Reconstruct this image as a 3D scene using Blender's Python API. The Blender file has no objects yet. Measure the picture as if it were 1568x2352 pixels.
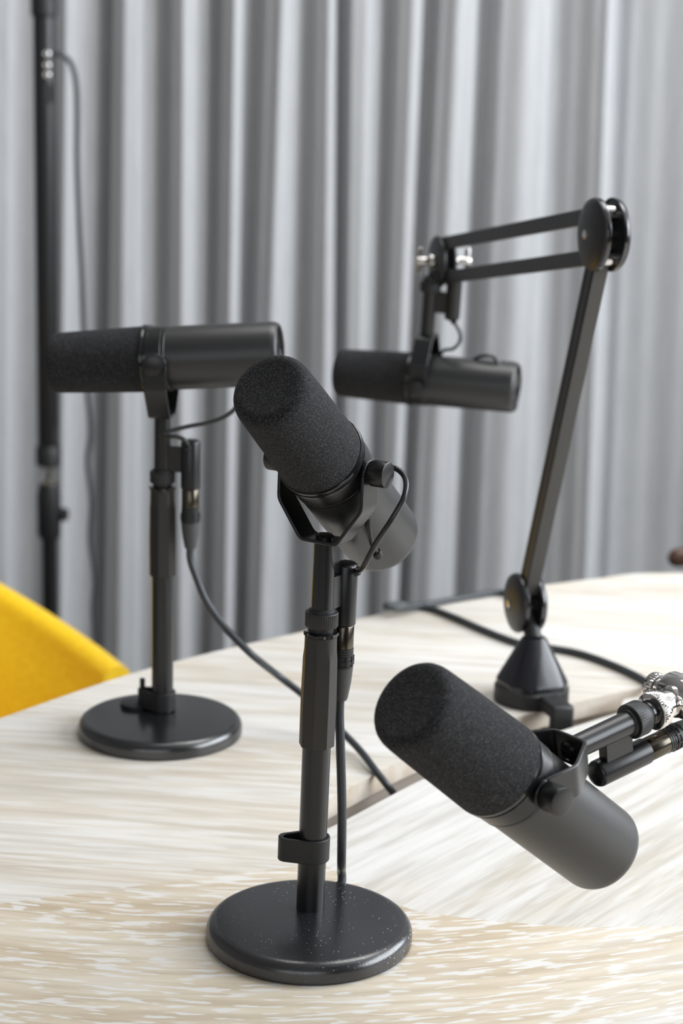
import bpy, bmesh, math, random
from mathutils import Vector, Matrix

# ------------------------------------------------------------------ camera
F = 4300.0                      # focal length in pixels of the 1568 wide frame
PITCH, ROLL = math.radians(13.0), math.radians(1.5)
TABLE = 0.74                    # height of the table top
CAM = Vector((0.0, 0.0, TABLE + 0.529))
fw = Vector((0, math.cos(PITCH), -math.sin(PITCH)))
r0 = Vector((1, 0, 0)); u0 = Vector((0, math.sin(PITCH), math.cos(PITCH)))
rt = r0 * math.cos(ROLL) + u0 * math.sin(ROLL)
up = -r0 * math.sin(ROLL) + u0 * math.cos(ROLL)
sc = bpy.context.scene
COL = sc.collection
cd = bpy.data.cameras.new('camera')
cam = bpy.data.objects.new('camera', cd); COL.objects.link(cam)
cam.matrix_world = Matrix(((rt.x, up.x, -fw.x, CAM.x), (rt.y, up.y, -fw.y, CAM.y), (rt.z, up.z, -fw.z, CAM.z), (0, 0, 0, 1)))
cd.sensor_fit = 'HORIZONTAL'; cd.sensor_width = 24.0; cd.lens = 24.0 * F / 1568.0
cd.clip_start = 0.05
cd.dof.use_dof = True; cd.dof.focus_distance = 1.13; cd.dof.aperture_fstop = 8.0
sc.camera = cam

# ------------------------------------------------------------------ world and lights
sc.view_settings.view_transform = 'Standard'; sc.view_settings.look = 'None'
sc.view_settings.gamma = 1.0; sc.view_settings.use_curve_mapping = False
sc.view_settings.exposure = 0.0
w = bpy.data.worlds.new('daylight'); sc.world = w; w.use_nodes = True
w.node_tree.nodes['Background'].inputs[0].default_value = (0.85, 0.92, 1.0, 1)
w.node_tree.nodes['Background'].inputs[1].default_value = 1.0

def area(name, loc, rot, sx, sy, power, colr):
    l = bpy.data.lights.new(name, 'AREA'); l.shape = 'RECTANGLE'; l.size = sx; l.size_y = sy
    l.energy = power; l.color = colr
    o = bpy.data.objects.new(name, l); COL.objects.link(o); o.location = loc; o.rotation_euler = rot
    return o
RX, LX, BY, FY, CEIL = 2.3, -2.6, 3.75, -2.6, 2.9    # room limits
area('right_window_daylight', (RX - 0.06, 1.48, 1.95), (0, math.radians(90), 0), 1.5, 2.9, 124, (0.90, 0.95, 1.0))
area('rear_fill_light', (-0.6, FY + 0.06, 1.75), (math.radians(90), 0, 0), 3.4, 1.7, 12, (1.0, 0.98, 0.95))  # added frontal fill; no window is known behind the camera
area('ceiling_lamp_light', (0.5, 2.0, CEIL - 0.07), (0, 0, 0), 1.6, 1.0, 26, (1.0, 0.985, 0.96))

# ------------------------------------------------------------------ pixel to world helpers
def ray(px, py): return fw + rt * ((px - 784) / F) - up * ((py - 1176) / F)
def at(px, py, Z): return CAM + ray(px, py) * Z            # Z: distance along the optical axis
def on_z(px, py, z=TABLE):
    d = ray(px, py); return CAM + d * ((z - CAM.z) / d.z)
def depth(p): return (p - CAM).dot(fw)
def proj(p):
    d = p - CAM; z = d.dot(fw); return (784 + F * d.dot(rt) / z, 1176 - F * d.dot(up) / z)

# ------------------------------------------------------------------ mesh helpers
class MB:
    def __init__(s): s.v = []; s.f = []; s.mi = []; s.m = Matrix.Identity(4); s.cur = 0
    def add(s, vs, fs):
        b = len(s.v); s.v += [s.m @ Vector(v) for v in vs]
        s.f += [tuple(b + i for i in f) for f in fs]; s.mi += [s.cur] * len(fs); return s
    def box(s, c, d, rot=None):
        x, y, z = [k / 2 for k in d]; R = rot or Matrix.Identity(3)
        vs = [Vector(c) + R @ Vector((i * x, j * y, k * z)) for i in (-1, 1) for j in (-1, 1) for k in (-1, 1)]
        return s.add(vs, [(0, 1, 3, 2), (4, 6, 7, 5), (0, 4, 5, 1), (2, 3, 7, 6), (0, 2, 6, 4), (1, 5, 7, 3)])
    def lathe(s, prof, n=48, M=None, knurl=None, caps=True):
        """prof: (radius, height) pairs along local z; knurl=(teeth, depth, set of profile rows)"""
        M = M or Matrix.Identity(4); vs = []; fs = []
        for j, (r, h) in enumerate(prof):
            for i in range(n):
                a = 2 * math.pi * i / n; rr = r
                if knurl and j in knurl[2]: rr = r - (knurl[1] if (i % knurl[0]) == 0 else 0)
                vs.append(M @ Vector((rr * math.cos(a), rr * math.sin(a), h)))
        for j in range(len(prof) - 1):
            for i in range(n):
                k = (i + 1) % n; fs.append((j * n + i, j * n + k, (j + 1) * n + k, (j + 1) * n + i))
        if caps:
            fs.append(tuple(range(n - 1, -1, -1))); L = (len(prof) - 1) * n; fs.append(tuple(range(L, L + n)))
        return s.add(vs, fs)
    def tube(s, pts, r, n=12, smooth=6):
        P = catmull([Vector(p) for p in pts], smooth) if smooth > 1 else [Vector(p) for p in pts]
        vs = []; fs = []; N = len(P); T0 = (P[1] - P[0]).normalized()
        nv = T0.orthogonal().normalized()
        for i, p in enumerate(P):
            t = (P[min(i + 1, N - 1)] - P[max(i - 1, 0)]).normalized()
            nv = (nv - t * nv.dot(t)).normalized(); b = t.cross(nv)
            rr = r if not callable(r) else r(i / (N - 1))
            for k in range(n):
                a = 2 * math.pi * k / n; vs.append(p + (nv * math.cos(a) + b * math.sin(a)) * rr)
        for i in range(N - 1):
            for k in range(n):
                q = (k + 1) % n; fs.append((i * n + k, i * n + q, (i + 1) * n + q, (i + 1) * n + k))
        fs.append(tuple(range(n - 1, -1, -1))); fs.append(tuple(range((N - 1) * n, N * n)))
        return s.add(vs, fs)
    def prism(s, pts, off):
        """closed polygon (3D points) extruded by the vector off"""
        n = len(pts); off = Vector(off); P = [Vector(p) for p in pts]
        vs = P + [p + off for p in P]
        fs = [tuple(range(n - 1, -1, -1)), tuple(range(n, 2 * n))]
        fs += [(i, (i + 1) % n, n + (i + 1) % n, n + i) for i in range(n)]
        return s.add(vs, fs)
    def cyl(s, a, b, r, n=24, bev=0.0, r2=None, knurl=None):
        a = Vector(a); b = Vector(b); L = (b - a).length; r2 = r if r2 is None else r2
        M = Matrix.Translation(a) @ (b - a).to_track_quat('Z', 'Y').to_matrix().to_4x4()
        if bev: prof = [(r - bev, 0), (r - bev * .3, bev * .3), (r, bev), (r2, L - bev), (r2 - bev * .3, L - bev * .3), (r2 - bev, L)]
        else: prof = [(r, 0), (r2, L)]
        kn = None
        if knurl: kn = (2, knurl, {1, 2, 3} if bev else {0, 1})
        return s.lathe(prof, n, M, kn)
    def build(s, name, mats, parent=None, sharp=38, bevel=0.0):
        me = bpy.data.meshes.new(name)
        me.from_pydata([tuple(v) for v in s.v], [], s.f)
        mats = mats if isinstance(mats, (list, tuple)) else [mats]
        for m in mats: me.materials.append(m)
        for p, i in zip(me.polygons, s.mi): p.material_index = i
        bm = bmesh.new(); bm.from_mesh(me); bmesh.ops.recalc_face_normals(bm, faces=bm.faces); bm.to_mesh(me); bm.free()
        me.shade_smooth(); me.set_sharp_from_angle(angle=math.radians(sharp))
        o = bpy.data.objects.new(name, me); COL.objects.link(o)
        if bevel:
            b = o.modifiers.new('edge', 'BEVEL'); b.width = bevel; b.segments = 2; b.limit_method = 'ANGLE'; b.angle_limit = math.radians(40)
        if parent: o.parent = parent
        return o

def catmull(P, n):
    if len(P) < 3: return P
    Q = [P[0] * 2 - P[1]] + P + [P[-1] * 2 - P[-2]]; out = []
    for i in range(1, len(Q) - 2):
        a, b, c, d = Q[i - 1:i + 3]
        for k in range(n):
            t = k / n
            out.append(0.5 * ((2 * b) + (c - a) * t + (2 * a - 5 * b + 4 * c - d) * t * t + (3 * b - a - 3 * c + d) * t ** 3))
    return out + [P[-1]]

def tag(o, label, cat, group=None):
    o['label'] = label; o['category'] = cat
    if group: o['group'] = group
    return o
def thing(name, label, cat, M=None, group=None):
    o = bpy.data.objects.new(name, None); COL.objects.link(o); o.empty_display_size = 0.05
    if M is not None: o.matrix_world = M if isinstance(M, Matrix) else Matrix.Translation(M)
    return tag(o, label, cat, group)
def struct(o): o['kind'] = 'structure'; return o

# ------------------------------------------------------------------ materials
def mat(name, col, rough=0.5, metal=0.0, spec=0.5, sheen=0.0, coat=0.0):
    m = bpy.data.materials.new(name); m.use_nodes = True
    b = m.node_tree.nodes['Principled BSDF']
    b.inputs['Base Color'].default_value = (*col, 1); b.inputs['Roughness'].default_value = rough
    b.inputs['Metallic'].default_value = metal; b.inputs['Specular IOR Level'].default_value = spec
    if sheen: b.inputs['Sheen Weight'].default_value = sheen
    if coat: b.inputs['Coat Weight'].default_value = coat
    return m
def nodes(m): return m.node_tree.nodes, m.node_tree.links, m.node_tree.nodes['Principled BSDF']
def noise(N, L, vec, scale, detail=3.0, rough=0.5, dist=0.0):
    n = N.new('ShaderNodeTexNoise'); n.inputs['Scale'].default_value = scale; n.inputs['Detail'].default_value = detail
    n.inputs['Roughness'].default_value = rough; n.inputs['Distortion'].default_value = dist
    if vec: L.new(vec, n.inputs['Vector'])
    return n
def ramp(N, L, src, stops):
    r = N.new('ShaderNodeValToRGB'); e = r.color_ramp.elements
    while len(e) < len(stops): e.new(0.5)
    for el, (p, c) in zip(e, stops): el.position = p; el.color = (*c, 1)
    L.new(src, r.inputs[0]); return r
def objco(N): return N.new('ShaderNodeTexCoord').outputs['Object']
def bump(N, L, b, src, strength, distance=0.001):
    k = N.new('ShaderNodeBump'); k.inputs['Strength'].default_value = strength; k.inputs['Distance'].default_value = distance
    L.new(src, k.inputs['Height']); L.new(k.outputs[0], b.inputs['Normal'])
def grained(name, col, rough, scale=900, strength=0.15, **kw):
    m = mat(name, col, rough, **kw); N, L, b = nodes(m)
    n = noise(N, L, objco(N), scale, 2); bump(N, L, b, n.outputs[0], strength, 0.0004)
    return m

M_PAINT = grained('satin_black_paint', (0.009, 0.009, 0.010), 0.30, strength=0.05, spec=0.5)
M_BODY = grained('satin_charcoal_enamel', (0.012, 0.012, 0.013), 0.40, strength=0.05, spec=0.72)
M_GRIP = grained('textured_black_paint', (0.017, 0.015, 0.013), 0.44, strength=0.3)
M_GLOSS = mat('gloss_black', (0.008, 0.008, 0.009), 0.16)
M_RUBBER = mat('cable_rubber', (0.030, 0.035, 0.040), 0.42)
M_PLASTIC = grained('matt_black_plastic', (0.011, 0.011, 0.012), 0.5, strength=0.2)
M_BOOT = grained('grey_rubber_boot', (0.055, 0.056, 0.055), 0.6, strength=0.3)
M_CHROME = mat('polished_chrome', (0.66, 0.64, 0.62), 0.10, metal=1.0)
M_STEEL = mat('dark_nickel', (0.10, 0.088, 0.07), 0.22, metal=1.0)
M_BASE = grained('black_base_enamel', (0.009, 0.009, 0.010), 0.23, strength=0.12, spec=1.0)
M_CONE = mat('black_cone_enamel', (0.012, 0.012, 0.016), 0.2)
M_RIM = mat('bright_black_rim', (0.10, 0.10, 0.105), 0.18, metal=1.0)
M_LEAD = mat('dark_glossy_lead', (0.022, 0.022, 0.022), 0.24)
M_ARM = grained('anodised_arm', (0.014, 0.014, 0.017), 0.40, strength=0.04)
M_ARMFACE = mat('paler_arm_face', (0.055, 0.052, 0.048), 0.36)  # paler grey for the strip on the lower arm's viewer-facing side

M_FOAM = mat('open_cell_foam', (0.03, 0.03, 0.03), 0.95, spec=0.12, sheen=0.06)
N, L, b = nodes(M_FOAM); oc = objco(N)
n1 = noise(N, L, oc, 1900, 2, 0.6)
r1 = ramp(N, L, n1.outputs[0], [(0.34, (0.003, 0.003, 0.003)), (0.5, (0.016, 0.016, 0.017)), (0.60, (0.050, 0.050, 0.053)), (0.72, (0.20, 0.20, 0.215))])
L.new(r1.outputs[0], b.inputs['Base Color']); bump(N, L, b, n1.outputs[0], 0.9, 0.0012)

M_DUSTY = grained('dusty_black_base', (0.012, 0.012, 0.014), 0.25, strength=0.2, spec=0.9)
N, L, b = nodes(M_DUSTY); oc = objco(N)
v = N.new('ShaderNodeTexVoronoi'); v.inputs['Scale'].default_value = 340; v.inputs['Randomness'].default_value = 1; L.new(oc, v.inputs['Vector'])
mp = noise(N, L, oc, 24, 2); ma = N.new('ShaderNodeMath'); ma.operation = 'MULTIPLY_ADD'
L.new(mp.outputs[0], ma.inputs[0]); ma.inputs[1].default_value = -0.28; L.new(v.outputs['Distance'], ma.inputs[2])
rd = ramp(N, L, ma.outputs[0], [(0.0, (0.6, 0.6, 0.58)), (0.012, (0.014, 0.014, 0.016))])
rd.color_ramp.elements[1].position = 0.02
ad = N.new('ShaderNodeMath'); ad.operation = 'ADD'; L.new(ma.outputs[0], ad.inputs[0]); ad.inputs[1].default_value = 0.080
L.new(ad.outputs[0], rd.inputs[0]); L.new(rd.outputs[0], b.inputs['Base Color'])

M_CURTAIN = mat('grey_woven_curtain', (0.47, 0.475, 0.49), 0.9, spec=0.15, sheen=0.15)
N, L, b = nodes(M_CURTAIN); oc = objco(N)
mpn = N.new('ShaderNodeMapping'); mpn.inputs['Scale'].default_value = (1, 1, 0.05); L.new(oc, mpn.inputs[0])
n1 = noise(N, L, mpn.outputs[0], 220, 3, 0.6)
r1 = ramp(N, L, n1.outputs[0], [(0.3, (0.43, 0.436, 0.45)), (0.7, (0.505, 0.51, 0.52))]); L.new(r1.outputs[0], b.inputs['Base Color'])

M_FELT = mat('yellow_felt', (0.80, 0.50, 0.012), 0.95, spec=0.1, sheen=0.3)
N, L, b = nodes(M_FELT); oc = objco(N)
n1 = noise(N, L, oc, 160, 4, 0.7)
r1 = ramp(N, L, n1.outputs[0], [(0.3, (0.72, 0.43, 0.008)), (0.7, (0.86, 0.56, 0.016))]); L.new(r1.outputs[0], b.inputs['Base Color'])
bump(N, L, b, n1.outputs[0], 0.5, 0.002)

def wood(name, ang, pale, tan, white, dash, cover, amount, bend=0.0):
    """whitewashed softwood: grain runs along the direction ang (world xy), white filled pores as short dashes"""
    m = mat(name, pale, 0.42, spec=0.35); N, L, b = nodes(m); oc = objco(N)
    mp = N.new('ShaderNodeMapping'); mp.vector_type = 'POINT'; mp.inputs['Rotation'].default_value = (0, 0, -ang); L.new(oc, mp.inputs[0])
    if bend:
        sp = N.new('ShaderNodeSeparateXYZ'); L.new(oc, sp.inputs[0])
        sh = N.new('ShaderNodeMath'); sh.operation = 'ADD'; L.new(sp.outputs[0], sh.inputs[0]); sh.inputs[1].default_value = 0.28
        sq = N.new('ShaderNodeMath'); sq.operation = 'MULTIPLY'; L.new(sh.outputs[0], sq.inputs[0]); L.new(sh.outputs[0], sq.inputs[1])
        mv = N.new('ShaderNodeMath'); mv.operation = 'MULTIPLY_ADD'; L.new(sq.outputs[0], mv.inputs[0]); mv.inputs[1].default_value = -bend; L.new(sp.outputs[1], mv.inputs[2])
        cb = N.new('ShaderNodeCombineXYZ'); L.new(sp.outputs[0], cb.inputs[0]); L.new(mv.outputs[0], cb.inputs[1]); L.new(sp.outputs[2], cb.inputs[2]); L.new(cb.outputs[0], mp.inputs[0])
    def st(sx, sy):
        k = N.new('ShaderNodeMapping'); k.inputs['Scale'].default_value = (sx, sy, 1); L.new(mp.outputs[0], k.inputs[0]); return k.outputs[0]
    big = noise(N, L, st(2.2, 11), 1.0, 4, 0.6, 0.6)
    rb = ramp(N, L, big.outputs[0], [(0.33, tan), (0.52, pale), (0.72, white)])
    fine = noise(N, L, st(7, 110), 1.0, 3, 0.6, 0.3)
    rf = ramp(N, L, fine.outputs[0], [(0.36, tuple(c * 0.86 for c in tan)), (0.60, (1, 1, 1))])
    mx = N.new('ShaderNodeMix'); mx.data_type = 'RGBA'; mx.blend_type = 'MULTIPLY'; mx.inputs[0].default_value = 0.42
    L.new(rb.outputs[0], mx.inputs[6]); L.new(rf.outputs[0], mx.inputs[7])
    ds = noise(N, L, st(*dash), 1.0, 2, 0.45, 0.2)
    rdn = ramp(N, L, ds.outputs[0], [(cover, (0, 0, 0)), (cover + 0.07, (amount, amount, amount))])
    m2 = N.new('ShaderNodeMix'); m2.data_type = 'RGBA'; L.new(rdn.outputs[0], m2.inputs[0])
    L.new(mx.outputs[2], m2.inputs[6]); m2.inputs[7].default_value = (*white, 1)
    L.new(m2.outputs[2], b.inputs['Base Color'])
    bump(N, L, b, fine.outputs[0], 0.12, 0.0006)
    return m
PALE, TAN, WHITE = (0.74, 0.665, 0.56), (0.60, 0.47, 0.31), (0.77, 0.755, 0.735)
M_WOOD_BACK = wood('whitewashed_wood_back', math.radians(-6), (0.72, 0.68, 0.62), (0.65, 0.58, 0.485), WHITE, (14, 170), 0.53, 0.5)
M_WOOD_RIGHT = wood('whitewashed_wood_right', math.radians(52), (0.69, 0.665, 0.625), (0.63, 0.575, 0.495), WHITE, (16, 150), 0.52, 0.35)
M_WOOD_FRONT = wood('whitewashed_wood_front', math.radians(4), (0.71, 0.63, 0.51), (0.60, 0.495, 0.36), WHITE, (46, 250), 0.53, 0.8, 0.7)
M_WOOD_EDGE = mat('plywood_edge', (0.66, 0.58, 0.48), 0.55)
N, L, b = nodes(M_WOOD_EDGE); oc = objco(N)
n1 = noise(N, L, oc, 26, 4, 0.6); r1 = ramp(N, L, n1.outputs[0], [(0.35, (0.55, 0.46, 0.36)), (0.65, (0.72, 0.66, 0.58))]); L.new(r1.outputs[0], b.inputs['Base Color'])
M_TRAY = mat('taupe_tray', (0.42, 0.37, 0.32), 0.7)
M_WALL = mat('grey_wall_paint', (0.30, 0.29, 0.28), 0.9)
M_TAUPE = mat('taupe_wall_paint', (0.16, 0.125, 0.095), 0.9)
M_CEIL = mat('white_ceiling_paint', (0.50, 0.50, 0.49), 0.9)
M_FLOOR = mat('grey_carpet', (0.13, 0.12, 0.115), 0.95)
N, L, b = nodes(M_FLOOR); n1 = noise(N, L, objco(N), 300, 3); bump(N, L, b, n1.outputs[0], 0.5, 0.003)
M_FRAME = mat('white_window_frame', (0.7, 0.7, 0.7), 0.4)
M_BROWN = mat('dark_brown_wood', (0.085, 0.045, 0.032), 0.2)
M_LABEL = mat('printed_panel', (0.30, 0.34, 0.36), 0.16, metal=0.9)
M_DIFF = mat('frosted_white_tube', (0.75, 0.76, 0.78), 0.5)

# ------------------------------------------------------------------ room shell
def quad_box(name, lo, hi, m):
    k = MB(); c = [(a + b_) / 2 for a, b_ in zip(lo, hi)]; k.box(c, [b_ - a for a, b_ in zip(lo, hi)])
    return struct(k.build(name, m))
quad_box('floor', (LX - .1, FY - .1, -.1), (RX + .1, BY + .1, 0), M_FLOOR)
quad_box('ceiling', (LX - .1, FY - .1, CEIL), (RX + .1, BY + .1, CEIL + .1), M_CEIL)
quad_box('wall_back', (LX - .1, BY, 0), (RX + .1, BY + .1, CEIL), M_WALL)
quad_box('wall_left', (LX - .1, FY - .1, 0), (LX, BY, CEIL), M_WALL)
def wall_with_opening(name, along, pos, a0, a1, o0, o1, z0, z1, m_):
    k = MB()
    for (p, q, s, t) in ((a0, o0, 0, CEIL), (o1, a1, 0, CEIL), (o0, o1, 0, z0), (o0, o1, z1, CEIL)):
        if along == 'y': k.box((pos + .05, (p + q) / 2, (s + t) / 2), (.1, q - p, t - s))
        else: k.box(((p + q) / 2, pos - .05, (s + t) / 2), (q - p, .1, t - s))
    return struct(k.build(name, m_))
wall_with_opening('wall_right', 'y', RX, FY - .1, BY, 0.03, 2.93, 1.2, 2.7, M_WALL)
wall_with_opening('wall_front', 'x', FY, LX - .1, RX, -2.3, 1.1, 0.9, 2.6, M_TAUPE)  # opening made for the added fill light
def window(name, along, pos, o0, o1, z0, z1):
    k = MB(); t = .05
    def bar(a, b_, s, e):
        if along == 'y': k.box((pos, (a + b_) / 2, (s + e) / 2), (.06, b_ - a, e - s))
        else: k.box(((a + b_) / 2, pos, (s + e) / 2), (b_ - a, .06, e - s))
    bar(o0, o1, z0, z0 + t); bar(o0, o1, z1 - t, z1)
    for q in (o0, (o0 * 2 + o1) / 3, (o0 + o1 * 2) / 3, o1 - t): bar(q, q + t, z0, z1)
    return struct(k.build(name, M_FRAME))
window('window_1', 'y', RX - .02, 0.03, 2.93, 1.2, 2.7)
window('fill_window', 'x', FY + .02, -2.3, 1.1, 0.9, 2.6)  # frame built around the added frontal fill
k = MB(); k.box((0.5, 2.0, CEIL - 0.025), (1.66, 1.06, 0.05))
o = k.build('ceiling_panel_lamp', M_FRAME); tag(o, 'white flat ceiling panel lamp above the table, out of the picture', 'lamp')

# ------------------------------------------------------------------ curtain
CY = 3.42
# fold control points: x in the photo at the top (y=250), x low down (y=1400), depth (0 = crest towards the room, 1 = valley)
folds = [(-420, -400, .1), (-370, -355, .9), (-300, -290, .05), (-240, -235, .9), (-160, -160, .1), (-95, -95, .85), (-20, -30, .05), (15, 8, .10), (45, 40, .55), (85, 82, .62), (128, 120, .20), (150, 140, .0), (176, 160, .35), (205, 190, .55), (243, 226, .95), (256, 240, .25), (285, 275, .0), (312, 308, .08),
         (338, 330, .55), (376, 362, .85), (398, 390, .15), (420, 413, .0), (442, 434, .15), (462, 450, .6), (492, 472, 1.0), (512, 494, .25), (535, 518, .0), (552, 533, .12), (558, 538, .8), (580, 552, 1.1), (608, 572, .25), (640, 600, .0), (668, 640, .25), (703, 680, .75), (732, 715, .15), (752, 738, .0), (768, 760, .08),
         (772, 765, .75), (785, 775, .6), (806, 790, .05), (838, 815, .02), (862, 838, .45), (890, 858, .85), (915, 878, .12), (940, 895, .0), (960, 912, .08), (966, 918, .9), (984, 930, 1.0), (1004, 945, .2), (1040, 985, .0), (1075, 1028, .12), (1110, 1058, .85), (1145, 1095, .15), (1200, 1150, .0), (1245, 1195, .15),
         (1282, 1242, .72), (1322, 1280, .45), (1368, 1318, .12), (1388, 1343, .0), (1396, 1353, .15), (1404, 1358, .9), (1432, 1382, 1.0), (1458, 1408, .78), (1520, 1475, .62), (1600, 1550, .38), (1680, 1625, .05), (1740, 1690, .9), (1820, 1760, .1), (1900, 1850, .9), (1990, 1940, .1), (2080, 2030, .9), (2160, 2110, .1), (2260, 2210, .9), (2350, 2300, .1)]
x_ = -420
while x_ > -2150: folds = [(x_ - 62, x_ - 60, .9), (x_ - 40, x_ - 40, .3)][:1] + folds; folds = [(x_ - 125, x_ - 122, .05)] + folds; x_ -= 125
x_ = 2350
while x_ < 3000: folds += [(x_ + 70, x_ + 20, .9), (x_ + 140, x_ + 90, .05)]; x_ += 140
def plane_x(px, py):                     # x and z where the pixel's ray meets the curtain plane
    d = ray(px, py); t = CY / d.y; p = CAM + d * t; return p.x, p.z
def herm(P, n):
    out = []
    for (x0, y0), (x1, y1) in zip(P, P[1:]):
        for i in range(n):
            t = i / n; s = t * t * (3 - 2 * t); out.append((x0 + (x1 - x0) * t, y0 + (y1 - y0) * s))
    return out + [P[-1]]
DEPTH = 0.085
prof_t = herm([(plane_x(a, 250)[0], d) for a, b_, d in folds], 8)
prof_b = herm([(plane_x(b_, 1400)[0], d) for a, b_, d in folds], 8)
zt, zb = plane_x(784, 250)[1], plane_x(784, 1400)[1]
k = MB(); rows = 26; vs = []; fs = []; nc = len(prof_t); Z0, Z1 = 0.02, 2.78
for j in range(rows):
    z = Z0 + (Z1 - Z0) * j / (rows - 1); t = (z - zb) / (zt - zb); t = max(-0.25, min(1.25, t))
    for i in range(nc):
        x = prof_b[i][0] + (prof_t[i][0] - prof_b[i][0]) * t
        d = prof_b[i][1]
        wob = 0.006 * math.sin(z * 2.1 + i * 0.13) * d
        vs.append((x, CY + DEPTH * d + wob, z))
for j in range(rows - 1):
    for i in range(nc - 1):
        a = j * nc + i; fs.append((a, a + 1, a + nc + 1, a + nc))
k.add(vs, fs)
cur = k.build('curtain', M_CURTAIN, sharp=180)
so = cur.modifiers.new('cloth', 'SOLIDIFY'); so.thickness = 0.002; so.offset = 1
tag(cur, 'grey floor length pleated curtain hanging across the whole back wall', 'curtain')
k = MB(); k.box((0.15, CY + .04, 2.82), (4.5, .05, .07)); k.box((0.15, CY + .04, CEIL - .025), (.2, .05, .05))
o = k.build('curtain_track', M_FRAME); tag(o, 'white curtain track under the ceiling carrying the grey curtain', 'curtain track')

# ------------------------------------------------------------------ table (three veneered tops around a curved slot)
TH = 0.016
def W(pts, z=TABLE): return [on_z(x, y, z) for x, y in pts]
def V(x, y): return Vector((x, y, TABLE))
outer = catmull([V(-1.0, 1.05), *W([(-420, 1800), (0, 1650), (283, 1553), (480, 1500), (690, 1452), (900, 1405), (1160, 1358), (1360, 1330), (1568, 1315)]), V(0.75, 2.04), V(1.15, 1.88), V(1.4, 1.5)], 6)
far = catmull([*W([(732, 1849), (796, 1813), (864, 1777), (916, 1750), (1010, 1708), (1100, 1673), (1217, 1639), (1307, 1617), (1469, 1580), (1640, 1548)]), V(0.75, 1.66), V(1.0, 1.62)], 5)
near = catmull([*W([(732, 1913), (796, 1882), (880, 1837), (973, 1789), (1080, 1747), (1200, 1706), (1310, 1672), (1420, 1638), (1568, 1602)]), V(0.75, 1.5), V(1.0, 1.48)], 5)
A = W([(742, 1985)])[0]
seam_l = catmull([A, *W([(690, 1989), (520, 2010), (350, 2030), (160, 2055), (0, 2076), (-400, 2135)]), V(-0.75, 0.86)], 4)
seam_r = catmull([A, *W([(860, 2050), (930, 2084), (1010, 2101), (1180, 2119), (1350, 2130), (1568, 2128)]), V(0.6, 1.14), V(1.05, 1.12), V(1.42, 1.1)], 4)
table = thing('podcast_table', 'large whitewashed wooden table with curved cable slot, carrying the microphone stands', 'table', Vector((0.25, 1.3, 0)))
def top(name, poly, m):
    k = MB(); P = [p - Vector((0.25, 1.3, 0)) for p in poly]; n = len(P)
    k.prism(P, (0, 0, -TH))
    k.mi = [0 if i < 2 else 1 for i in range(len(k.f))]
    return k.build(name, [m, M_WOOD_EDGE], table, sharp=25)
top('table_top', outer + [V(1.45, 1.4)] + [V(1.2, 1.5)] + list(reversed(far)) + near[:1] + seam_l, M_WOOD_BACK)['label'] = 'back and left table section with level grain'
top('table_top', near + [V(1.0, 1.62), V(1.2, 1.5), V(1.45, 1.4)] + list(reversed(seam_r)), M_WOOD_RIGHT)['label'] = 'right table section with diagonal grain beyond the slot'
top('table_top', seam_r + [V(1.4, 0.6), V(1.0, 0.45), V(-0.5, 0.45), V(-0.75, 0.6)] + list(reversed(seam_l))[:-1], M_WOOD_FRONT)['label'] = 'front table section with tan grain and white flecks'
# cable tray under the slot
k = MB(); off = Vector((0.25, 1.3, 0))
dy = Vector((0, .012, 0)); dz = Vector((0, 0, -.045)); d0 = Vector((0, 0, -TH))
fl = [p + dy + dz - off for p in far] + [p - dy + dz - off for p in reversed(near)]
k.prism(fl, (0, 0, -.003))
for line, sg in ((far, 1), (near, -1)):
    for a, b_ in zip(line, line[1:]):
        p, q = a + dy * sg - off, b_ + dy * sg - off
        k.add([p + dz, q + dz, q + d0, p + d0], [(0, 1, 2, 3)])
o = k.build('cable_tray', M_TRAY, table, sharp=30)
for x, y in ((-0.45, 0.75), (1.0, 0.75), (-0.12, 1.62), (0.95, 1.78)):
    k = MB(); k.cyl((x - .25, y - 1.3, 0), (x - .25, y - 1.3, TABLE - TH), .028); k.build('leg', M_PAINT, table)

# ------------------------------------------------------------------ microphone (local frame: pivot at the origin, stem down -z, windscreen end towards -y)
MM = 0.001
def frame(pivot, a_back, s):
    s = s.normalized(); a = a_back.normalized()
    X = s.cross(a).normalized(); Z = -s; Y = Z.cross(X)
    t = math.asin(max(-1, min(1, a.dot(s))))
    return Matrix(((X.x, Y.x, Z.x, pivot.x), (X.y, Y.y, Z.y, pivot.y), (X.z, Y.z, Z.z, pivot.z), (0, 0, 0, 1))), t

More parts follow.
